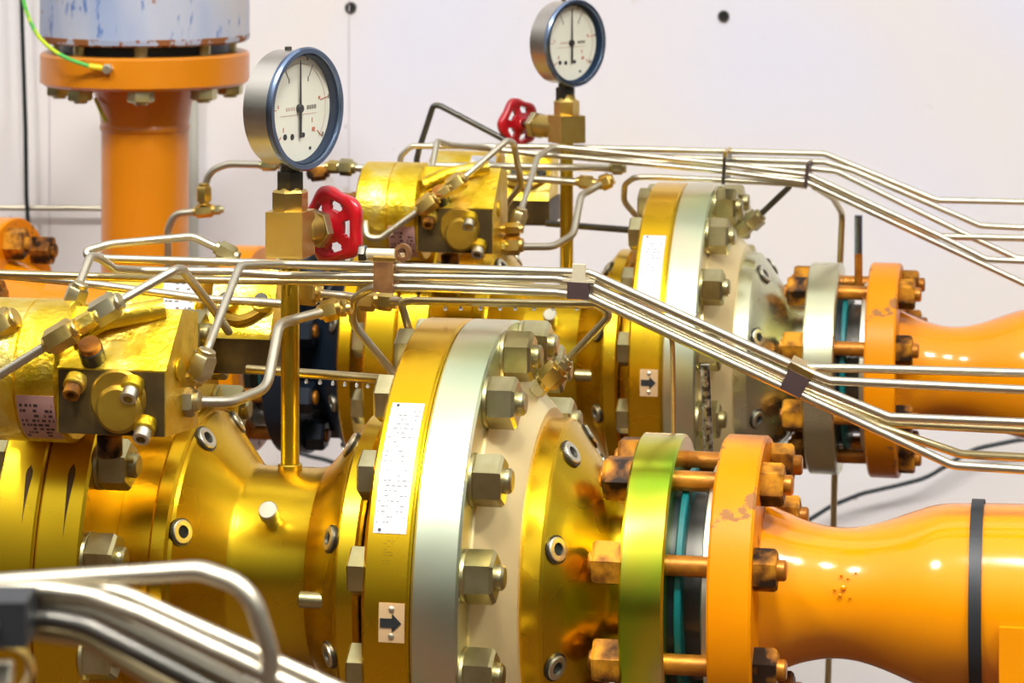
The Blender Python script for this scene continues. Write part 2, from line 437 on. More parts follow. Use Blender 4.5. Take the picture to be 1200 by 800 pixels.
def regulator(l, label):
    R = thing('gas_pressure_regulator', label, 'pressure regulator', (-.19, 0, 0), l)
    sp = MB().lathe([(-.2590, .126), (-.2560, .125), (-.2225, .0845), (-.2165, .082), (-.165, .082), (-.156, .0845), (-.1215, .125), (-.119, .126)], seg=96).build('spool', 'gold', R)
    MB().lathe([(-.1, .115), (-.0765, .12)], seg=72).build('inner_barrel', 'gold', R)
    MB().lathe([(-.304, .122), (-.274, .122)], seg=72).build('inner_barrel', 'gold', R)
    disc(-.119, -.1015, .1305).build('hub_ring', 'gold', R)
    disc(-.2745, -.259, .1305).build('hub_ring', 'gold', R)
    for a, b, m_ in ((-.0765, -.0395, 'gold_disc'), (-.0388, -.0014, 'silver'), (-.3415, -.3042, 'gold'), (-.379, -.3422, 'gold')):
        disc(a, b, .21, seg=128).build('body_flange', m_, R)
    MB().lathe([(-.0414, .206), (-.0385, .206)], seg=96).build('seal', 'black', R)
    MB().lathe([(-.344, .206), (-.3405, .206)], seg=96).build('seal', 'black', R)
    for mir in (0, 1):
        q = (lambda pr: [(MIR(x), r) for x, r in pr][::-1]) if mir else (lambda pr: pr)
        MB().lathe(q([(-.003, .173), (.0005, .1725), (.029, .1415), (.031, .139)]), seg=96).build('bonnet', 'bonnet' if not mir else 'gold', R)
        MB().lathe(q([(.029, .1285), (.031, .131), (.0465, .131), (.0488, .129)]), seg=96).build('hub_ring', 'gold_disc', R)
        MB().lathe(q([(.048, .129), (.050, .1275), (.088, .0745), (.096, .070), (.1085, .070)]), seg=96).build('neck_cone', 'gold', R)
        MB().lathe(q([(.1077, .1195), (.1095, .1215), (.1412, .1215), (.143, .1195)]), seg=112).build('end_flange', 'green_gold' if not mir else 'gold', R)
        MB().lathe(q([(.142, .088), (.1475, .088)]), seg=64).build('raised_face', 'navy', R)
    # hexagon socket screws sunk square into the cones
    for sc, r, dx in ((-.2515, .1195, 1), (-.1265, .1195, -1), (.0565, .1195, 1), (MIR(.0565), .1195, -1)):
        nr = Vector((.82 * dx, 0, 0)); k = .57
        for i in range(8):
            t = radians(25 + 45 * i)
            d = nr + Vector((0, -cos(t), sin(t))) * k
            d.normalize(); p = around(sc, r, t)
            w = MB().ring([(-.004, .0098), (.0026, .0098), (.0032, .009), (.0032, .0052), (-.004, .0052)], o=p, d=d, seg=28).build('cap_screw', 'screw', R)
            h = MB().hexa(p - d * .003, d, .0102, .0042).build('hex_socket', 'socket', w)
            MB().ring([(-.004, .0114), (.0012, .0114), (.0012, .0098), (-.004, .0098)], o=p, d=d, seg=28).build('counterbore', 'dark_steel', w)
    # body bolting
    for (s0, dr, sh) in ((-.0014, 1, -.0765), (-.3042, 1, -.379)):
        for i in range(16):
            t = -.15 + i * pi / 8; p = around(s0, .190, t); ph = random.uniform(-.15, .15) + .52
            b = MB().hexa(p + Vector((.003, 0, 0)), (1, 0, 0), .036, .0225, ph)
            b.cyl(p, (1, 0, 0), .0205, .0032, 28)
            b.cyl(p + Vector((.02, 0, 0)), (1, 0, 0), .0098, .012, 20, .002)
            b.build('nut', 'nut', R)
            p = around(sh, .190, t)
            MB().hexa(p, (-1, 0, 0), .034, .014, ph).build('bolt_head', 'nut', R)
    # plates on the gold disc
    r = .21; sm = -.058
    t1, t0 = ang_of(473, sm, r), ang_of(625, sm, r)
    pl = MB().patch(-.0705, -.0445, t0, t1, r - .0004, .0012).build('nameplate', 'plate', R, label='white nameplate with faded print')
    printing(MB(), -.0690, -.0465, t0 + .03, t1 - .03, r + .0008, 24, 5, .55, .22).build('printing', 'faint', pl)
    b = MB()
    for t in (t0 + .012, t1 - .012): b.cyl(around(-.0655, r + .0006, t), around(0, 1, t), .0013, .0009, 10)
    b.build('rivet', 'dark_steel', pl)
    t1, t0 = ang_of(706, sm, r), ang_of(752, sm, r)
    pl = MB().patch(-.0625, -.0425, t0, t1, r - .0004, .0012).build('arrow_plate', 'plate_tan', R, label='tan plate with a black arrow pointing right')
    tm = (t0 + t1) / 2; rr = r + .001
    ar = MB()
    pts = [(-.0613, -.0034), (-.0520, -.0034), (-.0520, -.0072), (-.0447, 0), (-.0520, .0072), (-.0520, .0034), (-.0613, .0034)]
    P = [around(x, rr, tm + y / r) for x, y in pts]; nn = around(0, 1, tm)
    ar.prism(P, nn * .0005); ar.build('arrow', 'black', pl)
    for t in (t0 + .022, t1 - .022):
        MB().lathe([(0, .0026), (.0009, .0023), (.0015, .0012)], around(-.0525, r + .0006, t), around(0, 1, t), 14).build('rivet', 'screw', pl)
    # oil streaks run down the left flanges
    for sx_, v0, v1, w in ((-.354, 545, 612, .0036), (-.319, 543, 628, .0038)):
        t1, t0 = ang_of(v0, sx_, .21), ang_of(v1, sx_, .21)
        vs = []; fs = []
        for i in range(13):
            q = i / 12; ww = w * (sin(min(1, q * 6) * pi / 2) * (1 - q) ** 1.5 + .03)
            t = t1 + (t0 - t1) * q
            vs += [around(sx_ - ww, .21015, t), around(sx_ + ww, .21015, t), around(sx_, .2098, t)]
        for i in range(12):
            a = 3 * i
            fs += [(a, a + 1, a + 4, a + 3), (a + 1, a + 2, a + 5, a + 4), (a + 2, a, a + 3, a + 5)]
        MB().add(vs, fs).build('oil_streak', 'stain', R)
    t1, t0 = ang_of(632, -.058, .21), ang_of(662, -.058, .21)
    printing(MB(), -.0615, -.0535, t0, t1, .21, 9, 8, .5, .12).build('stamped_mark', 'stain', R)
    # spool details: plug and dowel pin
    p = L(318, 607, -.066); t = atan2(p.z, -p.y)
    p = around(p.x, .081, t)
    b = MB().cyl(p, around(0, 1, t), .0062, .012, 20); b.cyl(p + around(0, .010, t), around(0, 1, t), .0082, .010, 24)
    b.build('plug', 'screw', R)
    p = L(334, 701, -.105)
    MB().cyl((-.1195, p.y, p.z), (-1, 0, 0), .0066, .0345, 24, .0015).build('dowel_pin', 'nut', R)
    return R


reg_f = regulator('f', 'nearer large gold axial gas regulator with white nameplate and tan arrow plate')
M['silver_green'] = mat('pale_green_chromate', [(.52, .62, .44, 1), (.72, .74, .58, 1), (.66, .62, .32, 1), (.72, .76, .64, 1)], .28, 1, 7, bump=.012, detail=1.5, stops=[.2, .42, .58, .8])
reg_r = dup(reg_f, W((-.19, 0, 0), 'r'), 'farther gold axial gas regulator in the line nearer the wall')

def repaint(o, m):
    o.data = o.data.copy(); o.data.materials.clear(); o.data.materials.append(M[m])


for o in kids(reg_r):
    x = sum(v.co.x for v in o.data.vertices) / len(o.data.vertices) - .19
    if x > .02 and o.name.split('.')[0] in ('end_flange', 'neck_cone', 'hub_ring'): repaint(o, 'silver_green')
    if x < -.40 and o.name.split('.')[0] in ('end_flange', 'neck_cone', 'raised_face'): repaint(o, 'navy')

# ------------------------------------------------------------------ orange pipes
TOPS = [(909, 594.5), (922, 600), (945, 609.5), (975, 616.5), (1005, 616.5), (1035, 610), (1068, 599), (1092, 591.7), (1110, 589), (1149, 588.5)]
PROF = [(.2105, .0685)]
for u, v in TOPS:
    p = L(u, v); PROF.append((p.x, p.z / 1.03))
PROF += [(.47, .0775), (.75, .0775)]


def refine(pr):
    out = []
    for i in range(len(pr) - 1):
        p0 = pr[max(0, i - 1)]; p1 = pr[i]; p2 = pr[i + 1]; p3 = pr[min(len(pr) - 1, i + 2)]
        for k in range(5):
            t = k / 5
            def cr(j):
                m1 = (p2[j] - p0[j]) / max(1e-6, p2[0] - p0[0]) * (p2[0] - p1[0]); m2 = (p3[j] - p1[j]) / max(1e-6, p3[0] - p1[0]) * (p2[0] - p1[0])
                return (2 * t**3 - 3 * t**2 + 1) * p1[j] + (t**3 - 2 * t**2 + t) * m1 + (-2 * t**3 + 3 * t**2) * p2[j] + (t**3 - t**2) * m2
            out.append((p1[0] + (p2[0] - p1[0]) * t, cr(1)))
    out.append(pr[-1]); return out


def stud(i, mir, R):
    g = (lambda x: MIR(x)) if mir else (lambda x: x); dx = -1 if mir else 1
    t = radians(22.5 + 45 * i); o = around(0, .1015, t)
    def at(x): return Vector((g(x), o.y, o.z))
    b = MB().cyl(at(.0805), (dx, 0, 0), .0082, .1565, 20, .0015)
    st = b.build('stud', 'rust_stud', R)
    ph = random.uniform(0, .5)
    b = MB().hexa(at(.1078), (-dx, 0, 0), .0325, .0235, ph); b.build('nut', 'navy' if mir else 'rust_nut', st)
    b = MB().hexa(at(.2114), (dx, 0, 0), .0300, .0185, ph + .3); b.build('nut', 'rust_nut', st)


def pipe(l, label, mir=False):
    g = (lambda x: MIR(x)) if mir else (lambda x: x)
    q = (lambda pr: [(MIR(x), r) for x, r in pr][::-1]) if mir else (lambda pr: pr)
    R = thing('orange_gas_pipe', label, 'pipe', (g(.2), 0, 0), l)
    MB().lathe(q([(.1768, .1205), (.1790, .1228), (.2095, .1228), (.2116, .1208)]), seg=112).build('pipe_flange', 'orange_worn', R)
    MB().lathe(q(refine(PROF)), seg=96).build('pipe_body', 'orange', R)
    MB().lathe(q([(.1475, .093), (.1485, .0945), (.1525, .0945), (.1535, .093)]), seg=72).build('gasket', 'teal', R)
    MB().lathe(q([(.1535, .074), (.1700, .074)]), seg=48).build('spacer', 'dark_steel', R)
    MB().lathe(q([(.1695, .098), (.1705, .0992), (.1752, .0992), (.1768, .098)]), seg=72).build('backing_ring', 'screw', R)
    for i in range(8): stud(i, mir, R)
    return R


pf = pipe('f', 'large orange painted outlet pipe with flange at lower right')
MB().ring([(.3765, .0774), (.3765, .0790), (.3865, .0790), (.3865, .0774)], seg=96).build('band', 'rubber', pf, label='black band round the pipe')
# welded pad on the pipe's near side
p = L(1171, 732, -.074)
b = MB().box((p.x + .03, -.066, p.z - .035), (.06, .032, .07)); b.build('welded_pad', 'orange', pf)
sp_ = MB()
for u, v, rr in ((988, 688, .0022), (985, 672, .0012), (993, 676, .0010), (978, 690, .0014), (984, 697, .0016), (1002, 668, .0009), (996, 700, .0010)):
    p = L(u, v); p = L(u, v, -.0525)
    q = Vector((0, p.y, p.z)).normalized()
    sp_.lathe([(-.001, rr), (.0006, rr * .8), (.0012, rr * .3)], Vector((p.x, 0, 0)) + q * .0548, q, 10)
sp_.build('weld_spatter', 'orange', pf)
pr = pipe('r', 'orange outlet pipe with flange of the farther line, behind the bright tubes')
pi_ = pipe('r', 'orange inlet pipe and flange of the farther line, behind the brass gauge stem', True)
# far end flange of that inlet pipe
e = L(-19, 300, -.1, 'r')
MB().lathe([(e.x - .035, .1475), (e.x - .033, .149), (e.x - .002, .149), (e.x, .1475)], seg=96).build('pipe_flange', 'orange_worn', pi_)
MB().lathe([(e.x, .10), (e.x + .01, .095), (e.x + .05, .0775)], seg=72).build('pipe_hub', 'orange', pi_)
for i in range(8):
    t = radians(80 - 45 * i); p = around(e.x, .123, t)
    MB().cyl(p, (1, 0, 0), .009, .029, 16).build('stud', 'rust_nut', pi_)
    MB().hexa(p, (1, 0, 0), .034, .024, .2 + i).build('nut', 'rust_nut', pi_)
# dark coated insulating sleeve between the far flanges
a0 = MIR(.1750)


# ------------------------------------------------------------------ vertical riser with blue unit on top
VY = 3.81
p0 = PW(170, 60, VY)
zt, zb = p0.z, PW(170, 98, VY).z
k = VY / F
V = thing('orange_riser_pipe', 'vertical orange riser pipe with bolted flange in front of the white wall', 'pipe', (p0.x, VY, 0))
zz = lambda v: PW(170, v, VY).z
MB().lathe([(0, .0572), (zz(153), .0572), (zz(151), .0590), (zz(147), .0592), (zz(144), .0575), (zz(125), .0605), (zz(107), .0665), (zb, .068)], d=(0, 0, 1), seg=72).build('pipe_body', 'orange_pipe', V)
fr_ = 122 * k
fl = MB().lathe([(zb, fr_ - .006), (zb + .004, fr_), (zt - .003, fr_), (zt, fr_ - .003)], d=(0, 0, 1), seg=96).build('pipe_flange', 'orange_pipe', V)
for i in range(8):
    t = radians(22.5 + 45 * i - 18)
    x, y = .105 * sin(t) * 1.06, -.105 * cos(t) * 1.06
    b = MB().hexa((x, y, zb), (0, 0, -1), .030, .015, .3 + i)
    b.cyl((x, y, zb - .0185), (0, 0, 1), .009, .006, 16)
    b.build('nut', 'nut', V)
    MB().cyl((x, y, zt - .005), (0, 0, 1), .009, .02, 16).build('stud', 'nut', V)
MB().lathe([(zt - .002, .112), (zt + .0145, .112)], d=(0, 0, 1), seg=64).build('gasket', 'navy', V)
B = thing('blue_flanged_unit', 'blue grey flanged unit with peeling rusty paint on top of the orange riser', 'valve', (p0.x, VY, zt + .0135))
h0 = zz(50) - (zt + .0135)
MB().lathe([(.0, fr_ - .007), (.0, fr_ - .0055), (.006, fr_ - .0003), (.006, fr_), (.09, fr_), (.094, fr_ - .004)], d=(0, 0, 1), seg=96).build('lower_flange', 'blue_paint', B)
MB().lathe([(0, fr_ - .0045), (.0025, fr_ - .0004), (.0095, fr_ + .0004), (.011, fr_ - .001)], d=(0, 0, 1), seg=96).build('rusty_rim', 'rust_rim', B, label='rusty lower rim')
MB().lathe([(.094, .07), (.2, .07)], d=(0, 0, 1), seg=48).build('neck', 'blue_paint', B)
# earth cable with lug and bolt on the riser flange
zl = PW(120, 80, VY - .137)
cab = thing('earth_cable', 'green and yellow earth cable bolted to the orange riser flange', 'cable', (zl.x, VY - .14, zl.z))
y0 = VY - .137
pts = [PW(22, -40, y0 - .02), PW(28, 6, y0 - .02), PW(42, 42, y0 - .02), PW(70, 66, y0 - .012), PW(106, 78, y0 - .004)]
off = Vector(cab.location)
MB().tube([p - off for p in pts], .0026, .12, 10).build('cable', 'earth', cab)
a_, b_ = PW(104, 77.5, y0 - .004) - off, PW(120, 80, y0 - .002) - off
MB().cyl(a_, b_ - a_, .0042, (b_ - a_).length, 14).build('lug', 'lug', cab)
p = PW(126, 81, y0) - off
b = MB().cyl(p + Vector((0, .02, 0)), (0, -1, 0), .0058, .028, 16); b.hexa(p + Vector((0, .004, 0)), (0, -1, 0), .0125, .007)
b.build('bolt', 'screw', cab)
t_ = MB().tube([PW(112, 116, VY - .03), PW(117, 128, VY - .045), PW(124, 142, VY - .053)], .0026, .02, 8).build('earth_cable', 'earth')
tag(t_, 'short green and yellow cable tail under the orange riser flange', 'cable')
# pale conduit behind the riser, and things on the wall
t_ = MB().cyl((PW(227, 0, WALL_Y - .03).x, WALL_Y - .03, 0), (0, 0, 1), .0072, 1.9, 20)
p = PW(227, 95, WALL_Y - .03)
t_ = MB().cyl((p.x, WALL_Y - .03, 0), (0, 0, 1), .0075, p.z, 20).build('conduit', 'post')
tag(t_, 'pale vertical conduit on the wall just right of the orange riser', 'conduit')
t_ = MB().tube([PW(-60, 243, WALL_Y - .03), PW(118, 244, WALL_Y - .03), PW(150, 244.3, WALL_Y - .03)], .0042, .01).build('wall_tube', 'steel')
tag(t_, 'bright horizontal steel tube on the wall left of the orange riser', 'tube')
cw = WALL_Y - .05
t_ = MB().tube([PW(24, -50, cw), PW(26, 30, cw), PW(30, 150, cw), PW(31, 230, cw), PW(34, 280, cw), PW(38, 345, cw), PW(40, 520, cw)], .0032, .3).build('black_cable', 'cable')
tag(t_, 'thin black cable hanging down the wall at far left', 'cable')
cw = WALL_Y - .04
t_ = MB().tube([PW(u, v, cw) for u, v in ((1260, 508), (1190, 516), (1140, 526), (1110, 545), (1085, 560), (1050, 569), (1010, 578), (975, 592), (948, 609), (905, 640), (860, 690))], .0034, .1).build('black_cable', 'cable')
tag(t_, 'thin black cable looping along the wall behind the orange outlet pipes', 'cable')
t_ = MB().tube([PW(u, v, cw) for u, v in ((330, 524), (365, 535), (380, 538), (397, 544), (440, 556))], .0032, .1).build('black_cable', 'cable')
tag(t_, 'short stretch of dark cable seen behind the brass gauge stem', 'cable')


# ------------------------------------------------------------------ gauges
def gauge(loc, phi, label):
    """phi: azimuth the dial faces, from straight towards the camera to the right"""
    G = thing('pressure_gauge', label, 'pressure gauge', loc, rotz=atan2(-cos(phi), sin(phi)))
    R = .0515
    MB().lathe([(-.0345, .038), (-.0335, .045), (-.030, .0488), (-.004, .0492), (-.004, R), (-.0042, .0480), (-.0107, .0478)], seg=72).build('case', 'case', G)
    MB().ring([(-.0045, .0485), (-.0045, R), (-.001, R + .0005), (.001, R - .001), (.001, .0468), (-.001, .0462), (-.0045, .0462)], seg=80).build('bezel', 'bezel', G)
    MB().ring([(-.0105, .0478), (-.0015, .0463), (-.0015, .0452), (-.0105, .0440)], seg=72).build('liner', 'liner', G)
    MB().lathe([(-.0105, .0472), (-.0092, .0472)], seg=72).build('dial', 'dial', G)
    x = -.0091
    # polar placement on the dial: a clockwise from top as seen from the front
    def pp(a, r): a = radians(a); return Vector((x, r * sin(a), r * cos(a)))
    def bar(mb, p, q, w, h=.0003):
        d = (q - p); n = Vector((0, -d.z, d.y)).normalized() * (w / 2)
        mb.prism([p - n, q - n, q + n, p + n], (h, 0, 0)); return mb
    D = -1 if False else 1
    arc = MB()
    n = 60
    for i in range(n):
        a0, a1 = -132 + 264 * i / n, -132 + 264 * (i + 1) / n
        arc.prism([pp(a0, .0374), pp(a1, .0374), pp(a1, .0382), pp(a0, .0382)], (.0002, 0, 0))
    arc.build('scale_arc', 'arc_ink', G)
    tk = MB(); tr_ = MB()
    for a in (-29, 29): bar(tk, pp(a, .0300), pp(a, .0405), .0008)
    for a in (-89, 80, 128, -132): bar(tr_, pp(a, .031 if abs(a) < 100 else .033), pp(a, .0425), .0008)
    for a in (-29, 29): tk.box(pp(a, .0275), (.0004, .0012, .0042))
    tk.box(pp(80, .0432), (.0004, .0022, .0034)); tk.box(pp(125, .0415), (.0004, .0026, .0034)); tk.box(pp(17, .0430), (.0004, .002, .0026))
    tk.build('marks', 'faint', G); 
    tr_.box(pp(-84, .0285), (.0004, .0012, .003)); tr_.box(pp(76, .0300), (.0004, .0026, .0024)); tr_.box(pp(132, .0280), (.0004, .004, .0034))
    tr_.box(pp(-128, .027), (.0004, .001, .004)); tr_.box(pp(120, .022), (.0004, .001, .004))
    tr_.build('red_marks', 'red_ink', G)
    bl = MB()
    for yy, zz_, w, h in ((-.019, -.0226, .0052, .0022), (-.0090, -.0232, .0052, .0048), (.0065, -.0226, .0044, .0046)):
        bl.lathe([(x, w / 2), (x + .0003, w / 2)], (0, yy, zz_), seg=14)
    bl.box((x, .0160, -.0345), (.0004, .003, .0026))
    bl.build('dial_lettering', 'black', G)
    f = MB()
    for q in range(4): f.box((x, .0130 + .0034 * q, .0002), (.0004, .0024, .0034))
    f.build('unit_lettering', 'faint', G)
    f = MB()
    for q in range(4): f.box((x, -.0165 + .0034 * q, .0002), (.0004, .0022, .003))
    f.box((x, 0, -.0050), (.0003, .050, .0008)); f.build('faint_lettering', 'arc_ink', G)
    nd = MB(); xx = -.0072
    nd.prism([Vector((xx, -.0013, -.004)), Vector((xx, .0013, -.004)), Vector((xx, .0004, .0405)), Vector((xx, -.0004, .0405))], (.0006, 0, 0))
    nd.prism([Vector((xx, -.0015, -.0245)), Vector((xx, .0015, -.0245)), Vector((xx, .0013, .0)), Vector((xx, -.0013, .0))], (.0006, 0, 0))
    nd.lathe([(-.0092, .0036), (-.0060, .0036), (-.0055, .003)], seg=20); nd.build('needle', 'black', G)
    MB().lathe([(-.0018, .0462), (-.0006, .0462)], seg=64).build('glass', 'glass', G)
    b = MB().cyl((-.018, 0, -.044), (0, 0, -1), .0085, .012, 20); b.hexa((-.018, 0, -.053), (0, 0, -1), .0215, .0165, .4)
    b.build('socket', 'dark_steel', G)
    MB().cyl((-.02, 0, .0488), (0, 0, 1), .003, .0028, 12).build('vent_plug', 'dark_steel', G)
    return G


def valve(l, base, b0, b1, c1, phi_b, phi_s, label, wheel_off, R=.0312):
    """needle valve on its riser: base on the spool, block from b0 to b1, collar to c1 (heights over the axis)"""
    w = W(base, l)
    V = thing('gauge_valve', label, 'valve', w)
    z = lambda h: h - base[2]
    b = MB().cyl((0, 0, 0), (0, 0, 1), .0078, z(b0) + .001, 28, .0004); b.cyl((0, 0, -.003), (0, 0, 1), .0102, .0065, 28)
    b.build('riser', 'stem', V)
    rb = Matrix.Rotation(phi_b, 3, 'Z')
    h = (b1 - b0); a = .0163
    c = .004
    poly = [(-a, -a), (a, -a), (a, a), (-a, a)]
    MB().prism([rb @ Vector((x, y, z(b0))) for x, y in poly], (0, 0, h)).build('block', 'bronze', V)
    MB().lathe([(z(b1), .0145), (z(b1) + .002, .0152), (z(c1) - .002, .0152), (z(c1), .0135)], d=(0, 0, 1), seg=6, ph=phi_b).build('collar', 'brass', V)
    MB().lathe([(z(c1), .0115), (z(c1) + .005, .0098), (z(c1) + .007, .0098)], d=(0, 0, 1), seg=24).build('union', 'brass', V)
    d = Vector((sin(phi_s), -cos(phi_s), 0)); zc = z(b0) + h * .52
    o = Vector((0, 0, zc))
    s0 = .0135; bl = wheel_off * .62 - .018
    bn = MB().cyl(o + d * s0, d, .0135, bl + .001, 28).build('bonnet', 'bronze', V)
    MB().hexa(o + d * (s0 + bl), d, .029, .0085, .2).build('gland_nut', 'fitting', bn)
    MB().cyl(o + d * (s0 + bl + .006), d, .0042, wheel_off - s0 - bl - .006, 16).build('spindle', 'dark_steel', bn)
    # handwheel: lobed rim, hub, slots between five webs
    oc = o + d * wheel_off; _, e1, e2 = frame(d)
    nA = 120; rad = [.0, .18, .27, .36, .45, .54, .63, .72, .80, .87, .93, .97, 1.0]
    dish = lambda q: -.007 * (1 - q) ** 1.3
    th = lambda q: .0036 if q < .3 else (.0024 if q < .70 else .0024 + .0022 * sin(min(1, (q - .70) / .3) * pi) ** .6 + .0002)
    vs = []; fs = []; idx = {}
    def vert(i, j, side):
        j %= nA
        if (i, j, side) not in idx:
            q = rad[i]; t = 2 * pi * j / nA
            rr = R * q * (1 + .075 * cos(5 * t) * q ** 2)
            x = dish(q) + side * th(q)
            idx[(i, j, side)] = len(vs); vs.append(oc + d * x + e1 * (rr * cos(t)) + e2 * (rr * sin(t)))
        return idx[(i, j, side)]
    def solid(i, j):
        if i < 4 or i >= 7: return 0 <= i < len(rad) - 1
        f_ = (j / nA * 5) % 1.0
        edge = .17 if i == 5 else .215
        return not (edge < f_ < 1 - edge)
    for i in range(len(rad) - 1):
        for j in range(nA):
            if not solid(i, j): continue
            for sd in (1, -1): fs.append((vert(i, j, sd), vert(i, j + 1, sd), vert(i + 1, j + 1, sd), vert(i + 1, j, sd)))
            for (di, dj, A, B_) in ((1, 0, (i + 1, j), (i + 1, j + 1)), (-1, 0, (i, j), (i, j + 1)), (0, 1, (i, j + 1), (i + 1, j + 1)), (0, -1, (i, j), (i + 1, j))):
                if di == -1 and i == 0: continue
                if not solid(i + di, (j + dj) % nA):
                    fs.append((vert(*A, 1), vert(*B_, 1), vert(*B_, -1), vert(*A, -1)))
    wh = MB().add(vs, fs); wh.build('handwheel', 'red', bn, sharp=.9)
    MB().cyl(oc + d * -.011, d, .0075, .014, 20).build('wheel_hub', 'red', bn)
    return V


sg = L(340, 540)
zb0, zb1, zc1 = L(340, 300).z, L(340, 246.5).z, L(340, 222).z
valve('f', (sg.x, 0, .0825), zb0, zb1, zc1, radians(-15), radians(142), 'bronze needle valve under the nearer gauge with red handwheel on its right', .055, .0325)
gz = L(366, 127).z
gw = W((sg.x, 0, gz), 'f'); phi = radians(57.5)
gd = Vector((sin(phi), -cos(phi), 0))
gauge(gw + gd * .018, phi, 'nearer and larger looking round pressure gauge in the upper left')
sr = L(664, 330, 0, 'r')
rb0, rb1, rc1 = L(668, 167, 0, 'r').z, L(668, 135, 0, 'r').z, L(668, 117, 0, 'r').z
valve('r', (sr.x, 0, .0825), rb0, rb1, rc1, radians(28), radians(-137), 'bronze needle valve under the farther gauge with red handwheel on its left', .084, .0298)
gz = L(676, 50, 0, 'r').z
gw = W((sr.x, 0, gz), 'r'); phi = radians(46.1)
gd = Vector((sin(phi), -cos(phi), 0))
gauge(gw + gd * .016, phi, 'farther round pressure gauge standing against the wall, top centre')


# ------------------------------------------------------------------ pilots
def pilot(l, s1, n, z, label, second=False):
    """pilot controller; s1 = right end of its block, (n, z) = axis of its barrel"""
    R = thing('pilot_controller', label, 'pilot valve', (s1, n, z - .05), l)
    r = .055; sb = s1 - .086
    if not second:
        MB().lathe([(sb - .072, r - .012), (sb - .0715, r - .003), (sb - .069, r), (sb - .036, r), (sb - .035, r - .0015), (sb - .034, r), (sb - .003, r), (sb, r - .003)], (0, n, z), seg=64).build('barrel', 'yellow', R)
        # block with a sloping front shoulder
        y = lambda a: n + a
        poly = [(.03, .044), (-.010, .052), (-.052, .012), (-.052, -.038), (.03, -.046)]
        MB().prism([(sb - .001, y(a), z + b) for a, b in poly], (.0865, 0, 0)).build('block', 'yellow', R)
        MB().box((sb + .0425, y(-.0505), z - .0135), (.084, .004, .0485)).build('front_plate', 'grime_shade', R)  # thin dark sheet over the front face: grime and painted shade
        b = MB().cyl((sb + .0505, y(-.050), z - .017), (0, -1, 0), .0185, .012, 32, .003)
        b.cyl((sb + .048, y(-.050), z - .010), (0, -1, 0), .0225, .005, 32, .002); b.build('boss', 'yellow_dark', R)
        for (ds, dz, m_) in ((.0145, .004, 'rust_nut'), (.0600, .003, 'screw'), (.0700, -.027, 'screw')):
            o = Vector((sb + ds, y(-.050), z + dz)); d = Vector((0, -.80, -.60))
            st = MB().cyl(o, d, .0088, .010, 24).build('bolt', 'yellow', R)
            MB().ring([(0, .0066), (.009, .0066), (.0095, .0058), (.0095, .0038), (.002, .0038)], o=o + d * .009, d=d, seg=18).build('bolt_tip', m_, st)
        # orange capped plug on the shoulder
        o = Vector((sb + .026, y(-.047), z + .020)); d = Vector((0, -.62, .78))
        st = MB().cyl(o - d * .004, d, .0095, .014, 20).build('plug', 'dark_steel', R)
        MB().cyl(o + d * .009, d, .0088, .006, 22).build('plug_cap', 'rust_stud', st)
        # raised ridge along the top
        MB().tube([(sb + .004, y(-.040), z + .034), (sb + .03, y(-.028), z + .046), (sb + .072, y(-.012), z + .053)], .0085, .03, 12).build('ridge', 'yellow', R)
        # plate on the barrel
        t0, t1 = -1.02, -.18
        pl = MB().patch(sb - .033, sb - .003, t0, t1, r - .0003, .001, (0, n, z)).build('nameplate', 'plate_pink', R, label='faded pink plate with worn print')
        printing(MB(), sb - .031, sb - .005, t0 + .06, t1 - .1, r + .0007, 8, 11, .6, .5, (0, n, z)).build('printing', 'purple_clamp', pl)
        # inspection screw and a nut on the right cheek
        MB().lathe([(0, .009), (.0015, .009), (.002, .006)], (s1 - .0002, y(-.02), z + .008), seg=20).build('cheek_plug', 'yellow', R)
        # hanger down to the regulator
        o = Vector((sb + .030, y(-.02), z - .044))
        MB().cyl(o, (0, .05, -1), .0100, .0175, 18).build('bottom_plug', 'rust_nut', R)
        b = MB().hexa((sb - .072, n - .01, z + .012), (-1, 0, 0), .019, .014); b.cyl((sb - .085, n - .01, z + .012), (-1, 0, 0), .0085, .012, 20)
        b.build('end_plug', 'rust_nut', R)
        MB().box((sb - .04, n + .045, z - .02), (.05, .03, .07)).build('bracket', 'yellow_dark', R)
    else:
        sb = s1 - .062
        MB().lathe([(sb - .09, .046), (sb - .088, .048), (sb - .006, .048), (sb - .004, .044)], (0, n, z), seg=48).build('barrel', 'yellow', R)
        MB().cyl((sb - .006, n, z - .004), (1, 0, 0), .030, .010, 32).build('collar', 'dark_steel', R)
        y = lambda a: n + a
        MB().prism([(sb + .003, y(a), z + b) for a, b in ((.03, .042), (-.010, .050), (-.040, -.006), (.03, -.006))], (.057, 0, 0)).build('block', 'yellow', R)
        MB().prism([(sb + .002, y(a), z + b) for a, b in ((.03, -.006), (-.043, -.006), (-.043, -.036), (.03, -.036))], (.060, 0, 0)).build('base', 'grime_shade', R)  # base lies in shade; its darkness is painted into the colour
        for ds in (.018, .050):
            o = Vector((sb + ds, y(-.026), z + .022)); d = Vector((0, -.75, .66))
            st = MB().cyl(o - d * .006, d, .0095, .012, 24).build('bolt', 'yellow', R)
            MB().cyl(o + d * .004, d, .0060, .006, 18).build('bolt_tip', 'dark_steel', st)
        MB().tube([(sb + .010, y(-.030), z + .012), (sb + .034, y(-.036), z + .008), (sb + .052, y(-.028), z + .018)], .005, .02, 10).build('rib', 'yellow_dark', R)
        MB().patch(sb - .038, sb - .007, .30, 1.15, .0478, .001, (0, n, z)).build('nameplate', 'plate', R, label='white plate with faint print')
        printing(MB(), sb - .036, sb - .009, .35, 1.1, .049, 6, 3, .5, .3, (0, n, z)).build('printing', 'faint', R)
    return R


